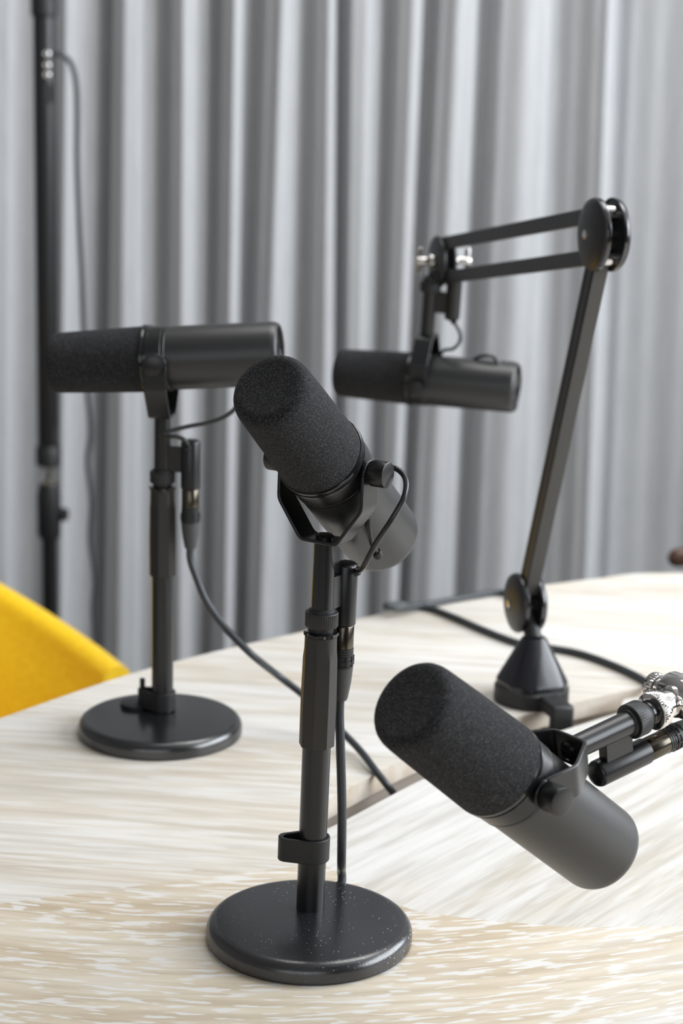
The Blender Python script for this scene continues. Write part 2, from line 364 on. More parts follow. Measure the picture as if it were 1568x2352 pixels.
PV = 91.5     # distance from windscreen tip to the yoke pivot
NUT = 91.0    # pivot to lock ring
TUBE = Matrix.Translation((2.2 * MM, 23.5 * MM, -5.5 * MM))   # axis of the connector tube
def microphone(label, M, tilt, lead_world, foam=1.0):
    root = thing('studio_microphone', label, 'microphone', M, 'broadcast microphones')
    R = MM
    # head frame: z' runs from the windscreen tip to the back, pivot at 88
    zb = Vector((0, math.cos(tilt), -math.sin(tilt))); xb = Vector((1, 0, 0)); yb = zb.cross(xb)
    H = Matrix(((xb.x, yb.x, zb.x, 0), (xb.y, yb.y, zb.y, 0), (xb.z, yb.z, zb.z, 0), (0, 0, 0, 1))) @ Matrix.Translation((0, 0, -PV * R))
    k = MB(); pr = [(0.01, 1.6), (12, 1.2), (17, .5), (18.6, .4), (20.6, 1.0), (22.2, 2.3), (23.3, 4.2), (23.9, 6.6), (24.2, 10), (25.0, 32), (25.7, 55), (26.4, 78.5), (25, 79.5)]
    k.lathe([(r * R * foam, h * R) for r, h in pr], 72, H); k.build('windscreen', M_FOAM, root)
    k = MB(); pr = [(24, 77.5), (26.9, 77.6), (27.5, 78.2), (27.6, 80.2), (27.2, 81.0), (26.6, 81.2), (26.6, 82.2), (27.2, 82.5), (27.2, 83.6), (26.3, 84.0), (24, 84)]
    k.lathe([(r * R, h * R) for r, h in pr], 72, H); k.build('front_ring', M_GLOSS, root)
    k = MB(); pr = [(24, 83.5), (26.2, 83.6), (26.2, 94.6), (25.8, 95.0), (25.8, 95.6), (26.1, 95.9), (26.1, 97.6), (25.6, 98), (24, 98)]
    k.lathe([(r * R, h * R) for r, h in pr], 72, H); k.build('band', M_PAINT, root)
    k = MB(); pr = [(24, 97.5), (25.4, 97.6), (25.4, 181), (25.1, 183.5), (24.3, 185.6), (23.2, 186.8), (22.4, 187), (21.6, 186.2), (21.4, 184)]
    k.lathe([(r * R, h * R) for r, h in pr], 72, H); k.build('body', M_BODY, root)
    k = MB(); k.lathe([(21.5 * R, 182.5 * R), (21.5 * R, 184 * R)], 48, H); bp = k.build('back_panel', M_LABEL, root)
    k = MB(); k.m = H
    for (x, y) in ((-11, 4), (11, 4)):
        k.box((x * R, y * R, 184.4 * R), (7 * R, 12 * R, 1.2 * R))
    for i in range(9): k.box(((-8 + 2 * i) * R, 13 * R, 184.2 * R), (1.1 * R, 2.6 * R, .6 * R))
    for i in range(7): k.box(((-9 + 3 * i) * R, -10 * R, 184.2 * R), (1.8 * R, 1.6 * R, .6 * R))
    k.build('response_switch', M_CHROME, bp)
    # yoke: bent strip with round ears
    k = MB(); path = [(30, -1), (30, -23), (13, -47), (-13, -47), (-30, -23), (-30, -1)]
    inn = [(27.8, -1), (27.8, -22.3), (11.8, -44.8), (-11.8, -44.8), (-27.8, -22.3), (-27.8, -1)]
    def rnd(P):
        out = [Vector((P[0][0], P[0][1]))]
        for i in range(1, len(P) - 1):
            a, b_, c = Vector(P[i - 1]), Vector(P[i]), Vector(P[i + 1])
            da = (a - b_).normalized() * 3.2; dc = (c - b_).normalized() * 3.2
            for t in (0, .33, .67, 1): out.append((b_ + da) * (1 - t) ** 2 + b_ * 2 * t * (1 - t) + (b_ + dc) * t * t)
        return out + [Vector((P[-1][0], P[-1][1]))]
    po, pi_ = rnd(path), rnd(inn); wd = 9.0
    vs = []; fs = []
    for a, b_ in zip(po, pi_):
        vs += [(a.x * R, -wd * R, a.y * R), (a.x * R, wd * R, a.y * R), (b_.x * R, wd * R, b_.y * R), (b_.x * R, -wd * R, b_.y * R)]
    for i in range(len(po) - 1):
        for j in range(4): fs.append((i * 4 + j, i * 4 + (j + 1) % 4, i * 4 + 4 + (j + 1) % 4, i * 4 + 4 + j))
    fs += [(0, 1, 2, 3), tuple((len(po) - 1) * 4 + q for q in (3, 2, 1, 0))]
    k.add(vs, fs)
    for sgn in (-1, 1):
        P = [(sgn * 27.8 * R, wd * R * math.cos(math.pi * i / 14), (-1 + wd * math.sin(math.pi * i / 14)) * R) for i in range(15)]
        k.prism(P, (sgn * 2.2 * R, 0, 0))
    yk = k.build('yoke', M_PAINT, root, bevel=.0006)
    k = MB(); k.lathe([(5.6 * R, -44.9 * R), (5.6 * R, -43.4 * R), (4.2 * R, -42.2 * R), (1.5 * R, -42.2 * R)], 20); k.box((0, 0, -42.2 * R), (7.5 * R, 1.2 * R, .6 * R)); k.build('screw', M_GLOSS, yk)
    for sgn in (-1, 1):
        k = MB(); a = Vector((sgn * 34 * R, 0, 0))
        k.cyl((sgn * 29.8 * R, 0, 0), (sgn * 31.6 * R, 0, 0), 6.2 * R, 32)
        k.cyl((sgn * 31.2 * R, 0, 0), (sgn * 41.5 * R, 0, 0), 8.0 * R, 96, .7 * R, knurl=.32 * R)
        kb = k.build('knob', M_PAINT, root, sharp=50)
        k = MB(); k.cyl((sgn * 25 * R, 0, 0), (sgn * 28.2 * R, 0, 0), 5 * R, 24); k.build('pivot_boss', M_GLOSS, yk)
    # stem, lock ring, connector tube with bracket
    k = MB(); k.lathe([(6.9 * R, (-NUT - 1) * R), (6.9 * R, -NUT * R), (6.6 * R, -47.4 * R), (6 * R, -46.8 * R)], 40); k.build('mount_stem', M_PAINT, root)
    k = MB(); k.m = Matrix.Translation((0, 0, (83 - NUT) * R)); k.lathe([(6.9 * R, -97.5 * R), (7.4 * R, -96 * R), (7.4 * R, -93 * R), (8.6 * R, -93 * R), (9.9 * R, -92.8 * R), (10.3 * R, -92.2 * R), (10.3 * R, -84.0 * R), (9.9 * R, -83.5 * R), (8.2 * R, -83.3 * R), (8.0 * R, -82 * R), (7 * R, -81.2 * R), (6.7 * R, -81.2 * R)], 96, None, (2, .28 * R, {5, 6}))
    k.build('lock_ring', M_PLASTIC, root, sharp=28)
    TY = 23.5
    k = MB(); T = TUBE
    k.lathe([(7.0 * R, -99.3 * R), (7.75 * R, -98.6 * R), (7.75 * R, -61.5 * R), (7.2 * R, -60 * R), (5.8 * R, -59 * R), (3 * R, -58.6 * R), (.1 * R, -58.5 * R)], 40, T); ct = k.build('connector_tube', M_PAINT, root)
    k = MB(); k.box((1 * R, (TY - 2) / 2 * R, -81 * R), (6.5 * R, (TY - 10) * R, 21 * R)); k.build('bracket', M_PAINT, ct, bevel=.0006)
    Mi = M.inverted()
    if lead_world:
        k = MB(); k.tube([Mi @ p for p in lead_world], 1.75 * R, 12, 8); ld = k.build('lead', M_LEAD, root)
        for p, q in ((lead_world[0], lead_world[1]), (lead_world[-1], lead_world[-2])):
            p = Mi @ p; q = Mi @ q; d = (q - p).normalized(); k = MB(); k.cyl(p - d * 1.2 * R, p + d * 4 * R, 3.1 * R, 20, .8 * R); k.build('grommet', M_PLASTIC, ld)
    return root

def plug_and_cable(label, M, cord_world, name='microphone_cable', r=0.003):
    """cable with an XLR style plug pushed into the microphone's connector tube"""
    root = thing(name, label, 'cable', M); R = MM; T = TUBE
    k = MB(); k.lathe([(6.6 * R, -99.4 * R), (7.0 * R, -100 * R), (7.0 * R, -114 * R), (6.6 * R, -114.5 * R)], 36, T); k.build('plug_shell', M_STEEL, root)
    k = MB(); pr = [(6.6, -114.2)]
    for i in range(3): z = -114.5 - i * 1.7; pr += [(7.2, z), (7.2, z - 1.2), (6.9, z - 1.3), (6.9, z - 1.6)]
    pr += [(7.4, -119.8), (7.5, -121), (7.1, -121.2), (7.1, -122), (7.6, -122.2), (7.6, -124.4), (7.1, -124.6), (7.1, -125.4), (7.5, -125.6), (7.4, -127)]
    k.lathe([(a * R, b_ * R) for a, b_ in pr], 36, T)
    for i in range(10):
        a = 2 * math.pi * i / 10; k.box((2.2 * R + 7.4 * R * math.cos(a), 23.5 * R + 7.4 * R * math.sin(a), -127.8 * R), (1 * R, 1 * R, 6 * R), Matrix.Rotation(a, 3, 'Z'))
    k.build('plug_ring', M_PLASTIC, root)
    k = MB(); k.lathe([(7.3 * R, -126.6 * R), (7.3 * R, -129 * R), (6.6 * R, -137 * R), (5.0 * R, -147 * R), (4.3 * R, -149 * R), (3.2 * R, -149.4 * R)], 36, T); bt = k.build('strain_boot', M_BOOT, root)
    Tm = M.inverted(); P0 = TUBE @ Vector((0, 0, -146 * R)); P1 = TUBE @ Vector((0, 0, -158 * R))
    k = MB(); k.tube([P0, P1] + [Tm @ p for p in cord_world], r, 14, 8); k.build('cord', M_RUBBER, root)
    return root

# ------------------------------------------------------------------ desk stand
def desk_stand(label, foot, axis, top_len, scale, clip, dusty, facing):
    """foot: point on the base top where the pole stands; axis: pole direction; top_len: distance from foot to the thread"""
    bt = 0.0135 * scale; ctr = foot + Vector((0, -0.017, -bt)); ctr.z = TABLE
    root = thing('desk_microphone_stand', label, 'microphone stand', ctr, 'desk microphone stands')
    R = MM * scale
    k = MB(); k.lathe([(62 * R, 0), (63.8 * R, .2 * R), (63.8 * R, 1.4 * R), (64.9 * R, 1.7 * R), (65 * R, 6.6 * R), (64.4 * R, 9 * R), (62.8 * R, 11.3 * R), (60.4 * R, 12.9 * R), (57.6 * R, 13.4 * R), (0.1 * R, 13.5 * R)], 96)
    k.build('base', M_DUSTY if dusty else M_BASE, root)
    loc = foot - ctr; q = axis.to_track_quat('Z', 'Y').to_matrix().to_4x4(); P = Matrix.Translation(loc) @ q
    L0 = top_len; s = MM
    k = MB(); k.lathe([(8.9 * s, -.002), (8.9 * s, L0 - 30 * s)], 40, P); k.build('pole', M_PAINT, root)
    # fluted clutch: eight flats below a round shoulder
    k = MB(); n = 64; vs = []; fs = []
    prof = [(9.2, 0, 1), (10.7, .3, 1), (10.8, 30, 1), (10.4, 57, 1), (10.2, 61.5, .4), (10.1, 63.5, 0), (10.0, 71.5, 0), (9.0, 71.8, 0)]
    b0 = L0 - 74.5 * s
    for (r, h, fl) in prof:
        for i in range(n):
            a = 2 * math.pi * i / n; ph = ((a + .2) % (math.pi / 4)) - math.pi / 8
            rr = r * ((1 - fl) + fl * (math.cos(math.pi / 8) / math.cos(ph)) * 1.055)
            vs.append(P @ Vector((rr * s * math.cos(a), rr * s * math.sin(a), b0 + h * s)))
    for j in range(len(prof) - 1):
        for i in range(n): fs.append((j * n + i, j * n + (i + 1) % n, (j + 1) * n + (i + 1) % n, (j + 1) * n + i))
    fs += [tuple(range(n - 1, -1, -1)), tuple(range((len(prof) - 1) * n, len(prof) * n))]
    k.add(vs, fs); cl = k.build('clutch', M_GRIP, root, sharp=20)
    k = MB(); n = 64; vs = []; fs = []; rows_ = [(7, 71.7), (0, 71.7), (0, 73.7), (7, 73.7)]
    for j, (ins, h) in enumerate(rows_):
        for i in range(n):
            a = 2 * math.pi * i / n; r = 7.0 if ins else 10.2 + .7 * math.cos(8 * a)
            vs.append(P @ Vector((r * s * math.cos(a), r * s * math.sin(a), b0 + (h + (.5 * math.cos(8 * a) if not ins else 0)) * s)))
    for j in range(3):
        for i in range(n): fs.append((j * n + i, j * n + (i + 1) % n, (j + 1) * n + (i + 1) % n, (j + 1) * n + i))
    fs += [tuple(range(n - 1, -1, -1)), tuple(range(3 * n, 4 * n))]; k.add(vs, fs); k.build('scalloped_washer', M_GLOSS, cl)
    k = MB(); k.lathe([(7.2 * s, b0 + 73.5 * s), (7.6 * s, b0 + 73.7 * s), (7.6 * s, b0 + 77.5 * s), (7 * s, b0 + 77.9 * s)], 80, P, (2, .35 * s, {1, 2})); k.build('threaded_collar', M_PLASTIC, cl, sharp=60)
    # cable clip: teardrop loop around the pole
    h0, hh, xdir = clip; cz = axis.normalized(); cx = (Vector(xdir) - cz * cz.dot(Vector(xdir))).normalized(); cy = cz.cross(cx)
    Q = Matrix(((cx.x, cy.x, cz.x, loc.x), (cx.y, cy.y, cz.y, loc.y), (cx.z, cy.z, cz.z, loc.z), (0, 0, 0, 1)))
    def loop(ro, tip, rt_):
        out = []
        for i in range(25):
            a = -math.pi * .56 + (math.pi * 1.12) * i / 24; out.append((ro * math.cos(a), ro * math.sin(a)))
        for i in range(13):
            a = math.pi * .56 + (math.pi * .88) * i / 12; out.append((-tip + rt_ * math.cos(a), rt_ * math.sin(a)))
        return out
    o_, i_ = loop(10.9, 16, 6.0), loop(8.8, 15.5, 3.6); n = len(o_); vs = []; fs = []
    for (x, y) in o_: vs += [Q @ Vector((x * s, y * s, h0)), Q @ Vector((x * s, y * s, h0 + hh))]
    for (x, y) in i_: vs += [Q @ Vector((x * s, y * s, h0)), Q @ Vector((x * s, y * s, h0 + hh))]
    for a in range(n):
        c = (a + 1) % n
        fs += [(2 * a, 2 * c, 2 * c + 1, 2 * a + 1), (2 * n + 2 * a, 2 * n + 2 * a + 1, 2 * n + 2 * c + 1, 2 * n + 2 * c), (2 * a + 1, 2 * c + 1, 2 * n + 2 * c + 1, 2 * n + 2 * a + 1), (2 * a, 2 * n + 2 * a, 2 * n + 2 * c, 2 * c)]
    k = MB(); k.add(vs, fs); cp = k.build('cable_clip', M_PLASTIC, root, bevel=.0005)
    return root, P, L0, ctr

def vertical_top(foot, px, py):
    """point above foot (same depth line) that shows at the pixel; returns world point"""
    lo, hi = foot.z, foot.z + .6
    for _ in range(50):
        m = (lo + hi) / 2
        if proj(Vector((foot.x, foot.y, m)))[1] > py: lo = m
        else: hi = m
    p = Vector((foot.x, foot.y, lo)); return at(px, py, depth(p))

# ---- front stand and microphone
foot_f = on_z(712, 2083, TABLE + .0135)
top_f = vertical_top(foot_f, 737.5, 1449)
ax_f = (top_f - foot_f).normalized(); len_f = (top_f - foot_f).length
stand_f, P_f, _, ctr_f = desk_stand('black round-base desk stand in the foreground with dust flecks on its base', foot_f, ax_f, len_f, 1.0, (0.0332, 0.0155, (1, .12, 0)), True, 0)
piv_f = top_f + ax_f * (NUT + 13) * MM
az = math.radians(29)
q_f = Vector((math.sin(az), math.cos(az), 0)); tl = math.radians(39)
M_f, t_f = frame(piv_f, q_f * math.cos(tl) + Vector((0, 0, -math.sin(tl))), -ax_f)
def loc(M, x, y, z): return M @ Vector((x * MM, y * MM, z * MM))
Zf = depth(piv_f)
hb = lambda M, t, s, x=0, y=0: M @ Vector((x * MM, (math.cos(t) * s + math.sin(t) * y) * MM, (-math.sin(t) * s + math.cos(t) * y) * MM))
lead_f = [loc(M_f, 8.5, 26, -70), at(833, 1304, Zf + .005), at(862, 1250, Zf - .005), at(900, 1192, Zf - .012), at(928, 1140, Zf - .012), at(930, 1098, Zf - .006), at(905, 1075, Zf + .0), at(872, 1085, Zf + .010), at(850, 1130, Zf + .016), at(845, 1190, Zf + .014), at(852, 1240, Zf + .020), at(868, 1276, Zf + .030)]
mic_f = microphone('nearest centre microphone, tilted up, dark foam windscreen facing the viewer, on the dusty-based stand', M_f, t_f, lead_f)
d_ = loc(M_f, 2, 23.5, -164)
c_f = [at(781, 1700, depth(d_)), at(785, 1850, depth(d_) + .006), at(784, 1975, depth(d_) + .02), ctr_f + Vector((.0196, .0712, .016)), ctr_f + Vector((.0186, .0712, .0046))] + [ctr_f + Vector((.0695 * math.cos(math.radians(g)), .0695 * math.sin(math.radians(g)), .0034)) for g in (88, 100, 112, 122)]
plug_and_cable('black cable with plug hanging straight down behind the foreground stand pole', M_f, c_f)

# ---- rear left stand and microphone
foot_r = on_z(373, 1630, TABLE + .0135 * 1.037)
top_r = vertical_top(foot_r, 373, 1116)
ax_r = (top_r - foot_r).normalized(); len_r = (top_r - foot_r).length
stand_r, P_r, _, ctr_r = desk_stand('black round-base desk stand at the left near the yellow chair', foot_r, ax_r, len_r, 1.037, (0.001, 0.0155, (1, -.35, 0)), False, 0)
k = MB(); k.m = Matrix.Translation(foot_r - ctr_r)
k.lathe([(.0125, .0002), (.0125, .0032), (.011, .0038), (.0045, .0038)], 32, Matrix.Translation((-.0235, .008, 0))); k.cyl((-.0172, .004, .001), (-.0172, .004, .0255), .0023, 12)
k.build('clip_tab', M_PLASTIC, stand_r)
piv_r = top_r + ax_r * (NUT + 13) * MM
al = math.radians(6); tl = math.radians(-4.8)
back_r = Vector((math.cos(al), -math.sin(al), 0)) * math.cos(tl) + Vector((0, 0, -math.sin(tl)))
M_r, t_r = frame(piv_r, back_r, -ax_r)
Zr = depth(piv_r)
lead_r = [loc(M_r, 9.3, 22, -70.5), at(428, 1014, Zr - .016), at(405, 1003, Zr - .018), at(380, 1004, Zr - .016), at(371, 999, Zr - .014), at(384, 992, Zr - .012), at(430, 980, Zr - .006), at(490, 968, Zr), at(530, 948, Zr), at(556, 915, Zr), hb(M_r, t_r, 75, 0, -25)]
mic_r = microphone('horizontal microphone on the left desk stand, foam end pointing left', M_r, t_r, lead_r)
T_ = loc(M_r, 2, 23.5, -164); Zc = depth(T_)
c_r = [at(452, 1330, Zc), at(476, 1385, Zc + .0), at(520, 1445, Zc), at(580, 1505, Zc - .005), on_z(640, 1553, TABLE + .046), on_z(700, 1600, TABLE + .032), on_z(770, 1666, TABLE + .016), on_z(825, 1722, TABLE + .007), on_z(862, 1770, TABLE + .003), on_z(886, 1800, TABLE - .004), on_z(903, 1822, TABLE - .014), on_z(915, 1845, TABLE - .026), on_z(930, 1880, TABLE - .036)]
plug_and_cable('dark grey cable sagging from the left microphone down into the table slot', M_r, c_r)

# ------------------------------------------------------------------ table boom arm (clamped to the slot edge, right)
cone_c = on_z(1219, 1607)
arm = thing('desk_boom_arm', 'black articulated boom arm with round joints clamped on the table at the right', 'boom arm', cone_c)
def al_(p): return p - cone_c
k = MB(); k.lathe([(33 * MM, 0), (33 * MM, 13 * MM), (30 * MM, 15 * MM)], 48); base = k.build('base', M_PLASTIC, arm)
k = MB(); vs = []; fs = []; n = 8
prof = [(31.5, 13), (31.5, 19), (30, 22), (11.5, 56), (9.5, 58)]
nn = 64; vs = []
for j, (r, h) in enumerate(prof):
    fl = 1.0 if j < 3 else .2
    for i in range(nn):
        a = 2 * math.pi * i / nn; ph = ((a + .39) % (math.pi / 2)) - math.pi / 4
        sq = min(1.0, .90 / max(math.cos(ph), .1)) if fl > .5 else 1.0
        vs.append((r * MM * sq * math.cos(a), r * MM * sq * math.sin(a), h * MM))
for j in range(len(prof) - 1):
    for i in range(nn): fs.append((j * nn + i, j * nn + (i + 1) % nn, (j + 1) * nn + (i + 1) % nn, (j + 1) * nn + i))
fs += [tuple(range(nn - 1, -1, -1)), tuple(range((len(prof) - 1) * nn, len(prof) * nn))]
k.add(vs, fs); k.build('base_cone', M_CONE, arm, sharp=24)
# clamp bracket over the slot edge
cb = al_(on_z(1279, 1648, TABLE)); dirc = Vector((0.32, -0.95, 0)).normalized(); Rz = Matrix.Rotation(math.atan2(dirc.y, dirc.x), 3, 'Z')
k = MB(); k.box(cb + Vector((0, 0, .008)) - dirc * .006, (.034, .021, .012), Rz); k.box(cb + dirc * .0085 + Vector((0, 0, -.022)), (.009, .021, .072), Rz); k.box(cb - dirc * .012 + Vector((0, 0, -.055)), (.045, .021, .006), Rz)
k.cyl(cb - dirc * .02 + Vector((0, 0, -.06)), cb - dirc * .02 + Vector((0, 0, -.0165)), .005)
k.build('clamp', M_PLASTIC, arm, bevel=.003)
Zj, Ze, Zm = depth(cone_c) + .003, 1.47, 1.85
J0 = at(1206, 1384, Zj); E0 = at(1386, 539, Ze); E1 = at(1016, 599, Zm)
hor = Vector((E1.x - E0.x, E1.y - E0.y, 0)).normalized(); nrm = Vector((-hor.y, hor.x, 0))
if nrm.x > 0: nrm = -nrm
def disc_pair(c, r, gap, nm='joint_disc'):
    out = []
    for sg in (1, -1):
        a = al_(c) + nrm * sg * gap; d = nrm * sg
        Mx = Matrix.Translation(a) @ d.to_track_quat('Z', 'Y').to_matrix().to_4x4()
        k = MB(); k.lathe([(r * .7, -.001), (r, 0), (r * 1.0, .003), (r * .97, .0042), (r * .8, .0062), (r * .5, .0078), (r * .25, .0083), (.0005, .0084)], 56, Mx); o = k.build(nm, M_ARM, arm)
        k = MB(); k.lathe([(r * .985, -.0012), (r * 1.012, -.0008), (r * 1.02, .0008), (r * 1.005, .0022), (r * .985, .0024)], 56, Mx, caps=False); k.build('disc_rim', M_RIM, o)
        k = MB(); k.lathe([(.0036, .0075), (.0036, .0098), (.0026, .0106), (.0004, .0106)], 20, Mx); k.build('bolt', M_CHROME, o); out.append(o)
    for sg in (1, -1):
        k = MB(); q = al_(c) + Vector((0, 0, sg * r * .62)) - hor * r * .25; k.cyl(q - nrm * gap, q + nrm * gap, r * .2); k.build('joint_spacer', M_CHROME, arm)
    k = MB(); k.cyl(al_(c) - nrm * gap, al_(c) + nrm * gap, r * .52); k.build('joint_hub', M_GLOSS, arm)
    return out
disc_pair(J0, .0262, .0066); disc_pair(E0, .0285, .0066)
def bar(a, b_, wv, tv, m, name, groove=False):
    d = (b_ - a); L_ = d.length; d.normalize(); y = (nrm - d * nrm.dot(d)).normalized(); z = d.cross(y)
    Rm = Matrix((d, y, z)).transposed(); k = MB(); k.box(al_((a + b_) / 2), (L_, wv, tv), Rm)
    if groove:
        for sg in (1, -1): k.box(al_((a + b_) / 2) + y * wv * .5 + z * sg * tv * .3, (L_ * .98, .0016, tv * .26), Rm)
    return k.build(name, m, arm, bevel=.0008)
# lower arm, neck
lo = J0 + (E0 - J0).normalized() * .012; hi = E0 - (E0 - J0).normalized() * .014
bar(lo, hi, .0125, .0165, M_ARM, 'lower_arm', True)
y_ = nrm; dd = (hi - lo).normalized(); zf = dd.cross(nrm).normalized()
if zf.dot(fw) > 0: zf = -zf
k = MB(); Rm = Matrix((dd, nrm, dd.cross(nrm))).transposed(); k.box(al_((lo + hi) / 2) + zf * .0087, ((hi - lo).length * .98, .0115, .0014), Rm); k.build('lower_arm_face', M_ARMFACE, arm)
k = MB(); nb = cone_c + Vector((0, 0, .055)); k.tube([al_(nb), al_(nb.lerp(J0, .5)), al_(J0)], .0075, 20, 3); k.build('neck', M_PLASTIC, arm)
# upper arm: two parallel bars
upv = Vector((0, 0, 1)); od = (E1 - E0).normalized(); pv = nrm.cross(od); pv = pv if pv.z > 0 else -pv
for sg in (1, -1):
    bar(E0 + pv * sg * .0165, E1 - od * .004 + pv * sg * .0165, .007, .0125, M_ARM, 'upper_arm')
# end joint
k = MB()
for sg in (1, -1): k.cyl(al_(E1) + nrm * sg * .004, al_(E1) + nrm * sg * .0075, .0245, 48, .0012)
k.build('end_disc', M_ARM, arm)
k = MB()
for sg, ln in ((1, .020), (-1, .022)):
    a = al_(E1) + nrm * sg * .0075
    k.cyl(a, a + nrm * sg * .007, .0065, 24, .001); k.cyl(a + nrm * sg * .007, a + nrm * sg * ln, .0042, 20, .001)
    k.box(a + nrm * sg * (ln - .004) , (.005, .005, .026), None)
k.build('thumb_screw', M_CHROME, arm, bevel=.001)
st_top = at(990, 635, Zm - .003)
k = MB(); k.cyl(al_(E1) - nrm * .0 + Vector((0, 0, -.018)), al_(st_top) + Vector((0, 0, -.002)), .0085, 24, .002); k.build('end_hinge', M_PLASTIC, arm, bevel=.001)
# hanging microphone
s_h = Vector((.03, -.13, 1)).normalized()
al = math.radians(15.5)
back_h = Vector((math.cos(al), -math.sin(al), -.016))
piv_h = st_top - s_h * (NUT + 15) * MM
M_h, t_h = frame(piv_h, back_h, s_h)
lead_h = [loc(M_h, 2, 24.5, -64.5), at(1056, 765, Zm), at(1054, 787, Zm), at(1040, 801, Zm), at(1018, 806, Zm + .02), at(1012, 826, Zm + .03), at(1050, 845, Zm + .03), at(1080, 830, Zm + .02), at(1105, 818, Zm + .005), at(1132, 820, Zm), at(1145, 838, Zm), at(1147, 850, Zm)]
mic_h = microphone('microphone hanging level from the boom arm, in front of the curtain', M_h, t_h, lead_h)
# arm cable lying on the table
def tz(px, py, dz=.0035): return on_z(px, py, TABLE + dz)
k = MB(); k.tube([tz(1185, 1368, .006), tz(1150, 1361), tz(1080, 1370), tz(1010, 1383), tz(960, 1391, .006), tz(915, 1397, .010), tz(888, 1394, .012), tz(893, 1389, .012), tz(930, 1389, .008), tz(985, 1397), tz(1050, 1421), tz(1110, 1447), tz(1190, 1477), tz(1260, 1488), tz(1330, 1501), tz(1400, 1525), tz(1460, 1552), tz(1510, 1582), tz(1560, 1618, .004), tz(1600, 1630, -.03), tz(1610, 1632, -.055)], .0034, 12, 8)
o = k.build('desk_cable', M_RUBBER); tag(o, 'black cable looping over the far table top behind the boom arm base', 'cable')

# ------------------------------------------------------------------ right foreground microphone on a chrome boom
Zp = 1.005
def camv(x, y, z): return (rt * x + up * y + fw * z).normalized()
a_b = camv(.61, -.51, .60); s_b = camv(.79, .268, .55)
piv_b = at(1168, 1788, 1.005)
M_b, t_b = frame(piv_b, a_b, s_b)
mic_b = microphone('closest microphone at the right, tilted towards the viewer on a chrome boom', M_b, t_b, None, foam=1.05)
plug_and_cable('plug and cable in the tube of the right foreground microphone, leaving the frame', M_b, [loc(M_b, 4, 26, -205), loc(M_b, 30, 40, -265), Vector((.42, 1.36, 1.09)), Vector((.50, 1.33, 1.16)), Vector((.56, 1.30, 1.215)), Vector((.60, 1.285, 1.22))])
bm_root = loc(M_b, 0, 0, -98)
boom = thing('chrome_boom_arm', 'shiny chrome boom swivel holding the right foreground microphone at the right frame edge', 'boom arm', Vector((.90, 1.25, TABLE)))
O_ = Vector((.90, 1.25, TABLE))
def bl(p): return p - O_
def ms(z): return bl(loc(M_b, 0, 0, -(NUT + z)))
k = MB(); k.cyl(ms(14), ms(18.5), .0075, 40); k.build('thread', M_GLOSS, boom)
k = MB(); k.cyl(ms(18), ms(25), .0112, 96, .0007, knurl=.0004); k.build('knurled_ring', M_CHROME, boom, sharp=50)
sw = loc(M_b, 0, 0, -(NUT + 45))
dX = M_b.to_3x3() @ Vector((1, 0, 0)); dY = M_b.to_3x3() @ Vector((0, 1, 0))
k = MB(); k.cyl(ms(24.5), ms(36), .0082, 40, .001); k.cyl(ms(34), ms(40), .0098, 40, .002)
k.cyl(bl(sw) - dX * .012, bl(sw) + dX * .012, .0125, 48, .002); k.build('swivel', M_CHROME, boom)
k = MB(); k.cyl(bl(sw) + dX * .0115, bl(sw) + dX * .019, .006, 32, .001); k.cyl(bl(sw) + dX * .0185, bl(sw) + dX * .025, .0085, 64, .001, knurl=.0004); k.build('clamp_screw', M_CHROME, boom)
el = Vector((.58, 1.30, 1.26))
k = MB(); k.cyl(bl(sw), bl(sw.lerp(el, .28)), .0095, 32, .001); k.cyl(bl(sw.lerp(el, .26)), bl(el), .0075, 32); k.build('front_tube', M_CHROME, boom)
k = MB(); k.cyl(bl(el) - Vector((0, .02, 0)), bl(el) + Vector((0, .02, 0)), .022, 40, .002); k.build('elbow', M_PLASTIC, boom)
k = MB(); k.cyl(bl(el), Vector((0, 0, .05)), .009, 32); k.build('rear_tube', M_CHROME, boom)
k = MB(); k.lathe([(.05, 0), (.05, .012), (.046, .015), (.015, .05), (.012, .06)], 48); k.build('base', M_PLASTIC, boom)

# ------------------------------------------------------------------ yellow tub chair at the left end of the table
cc = Vector((-0.50, 2.06, 0)); chair = thing('tub_chair', 'yellow felt tub chair pushed to the left end of the table', 'chair', cc)
k = MB(); NA = 60; vs = []; fs = []
def rim(x): return max(.43, min(.70, .523 - .46 * (x - .285)))
sec = 26
for i in range(NA + 1):
    ph = math.radians(-128 + 256 * i / NA) + math.pi + math.radians(-6)
    dx, dy = math.cos(ph), math.sin(ph); Rr = .285
    h = rim(dx * .36); th = .021
    pin = []
    for j in range(9):
        t = j / 8; z = .30 + (h - th - .30) * t; rr = Rr * (.62 + .38 * t) + th; pin.append((rr, z))
    ro = [(Rr + th * math.cos(a), h - th + th * 1.0 * math.sin(a)) for a in [math.pi * q / 8 for q in range(1, 8)]]
    po_ = [(r_ - 2 * th, z) for r_, z in reversed(pin)]
    loop_ = pin + ro + po_
    for r_, z in loop_: vs.append((r_ * dx * 1.12, r_ * dy * .98, z))
m_ = len(loop_)
for i in range(NA):
    for j in range(m_):
        q = (j + 1) % m_; fs.append((i * m_ + j, i * m_ + q, (i + 1) * m_ + q, (i + 1) * m_ + j))
fs += [tuple(range(m_)), tuple(range(NA * m_ + m_ - 1, NA * m_ - 1, -1))]
k.add(vs, fs); k.build('shell', M_FELT, chair)
k = MB(); k.lathe([(.14, .33), (.195, .335), (.22, .355), (.22, .395), (.20, .405), (.01, .408)], 48); k.build('seat', M_FELT, chair)
for sx, sy in ((-1, -1), (-1, 1), (1, -1), (1, 1)):
    k = MB(); k.cyl((sx * .10, sy * .10, .34), (sx * .22, sy * .22, 0), .014, 20, r2=.010); k.build('leg', M_PAINT, chair)

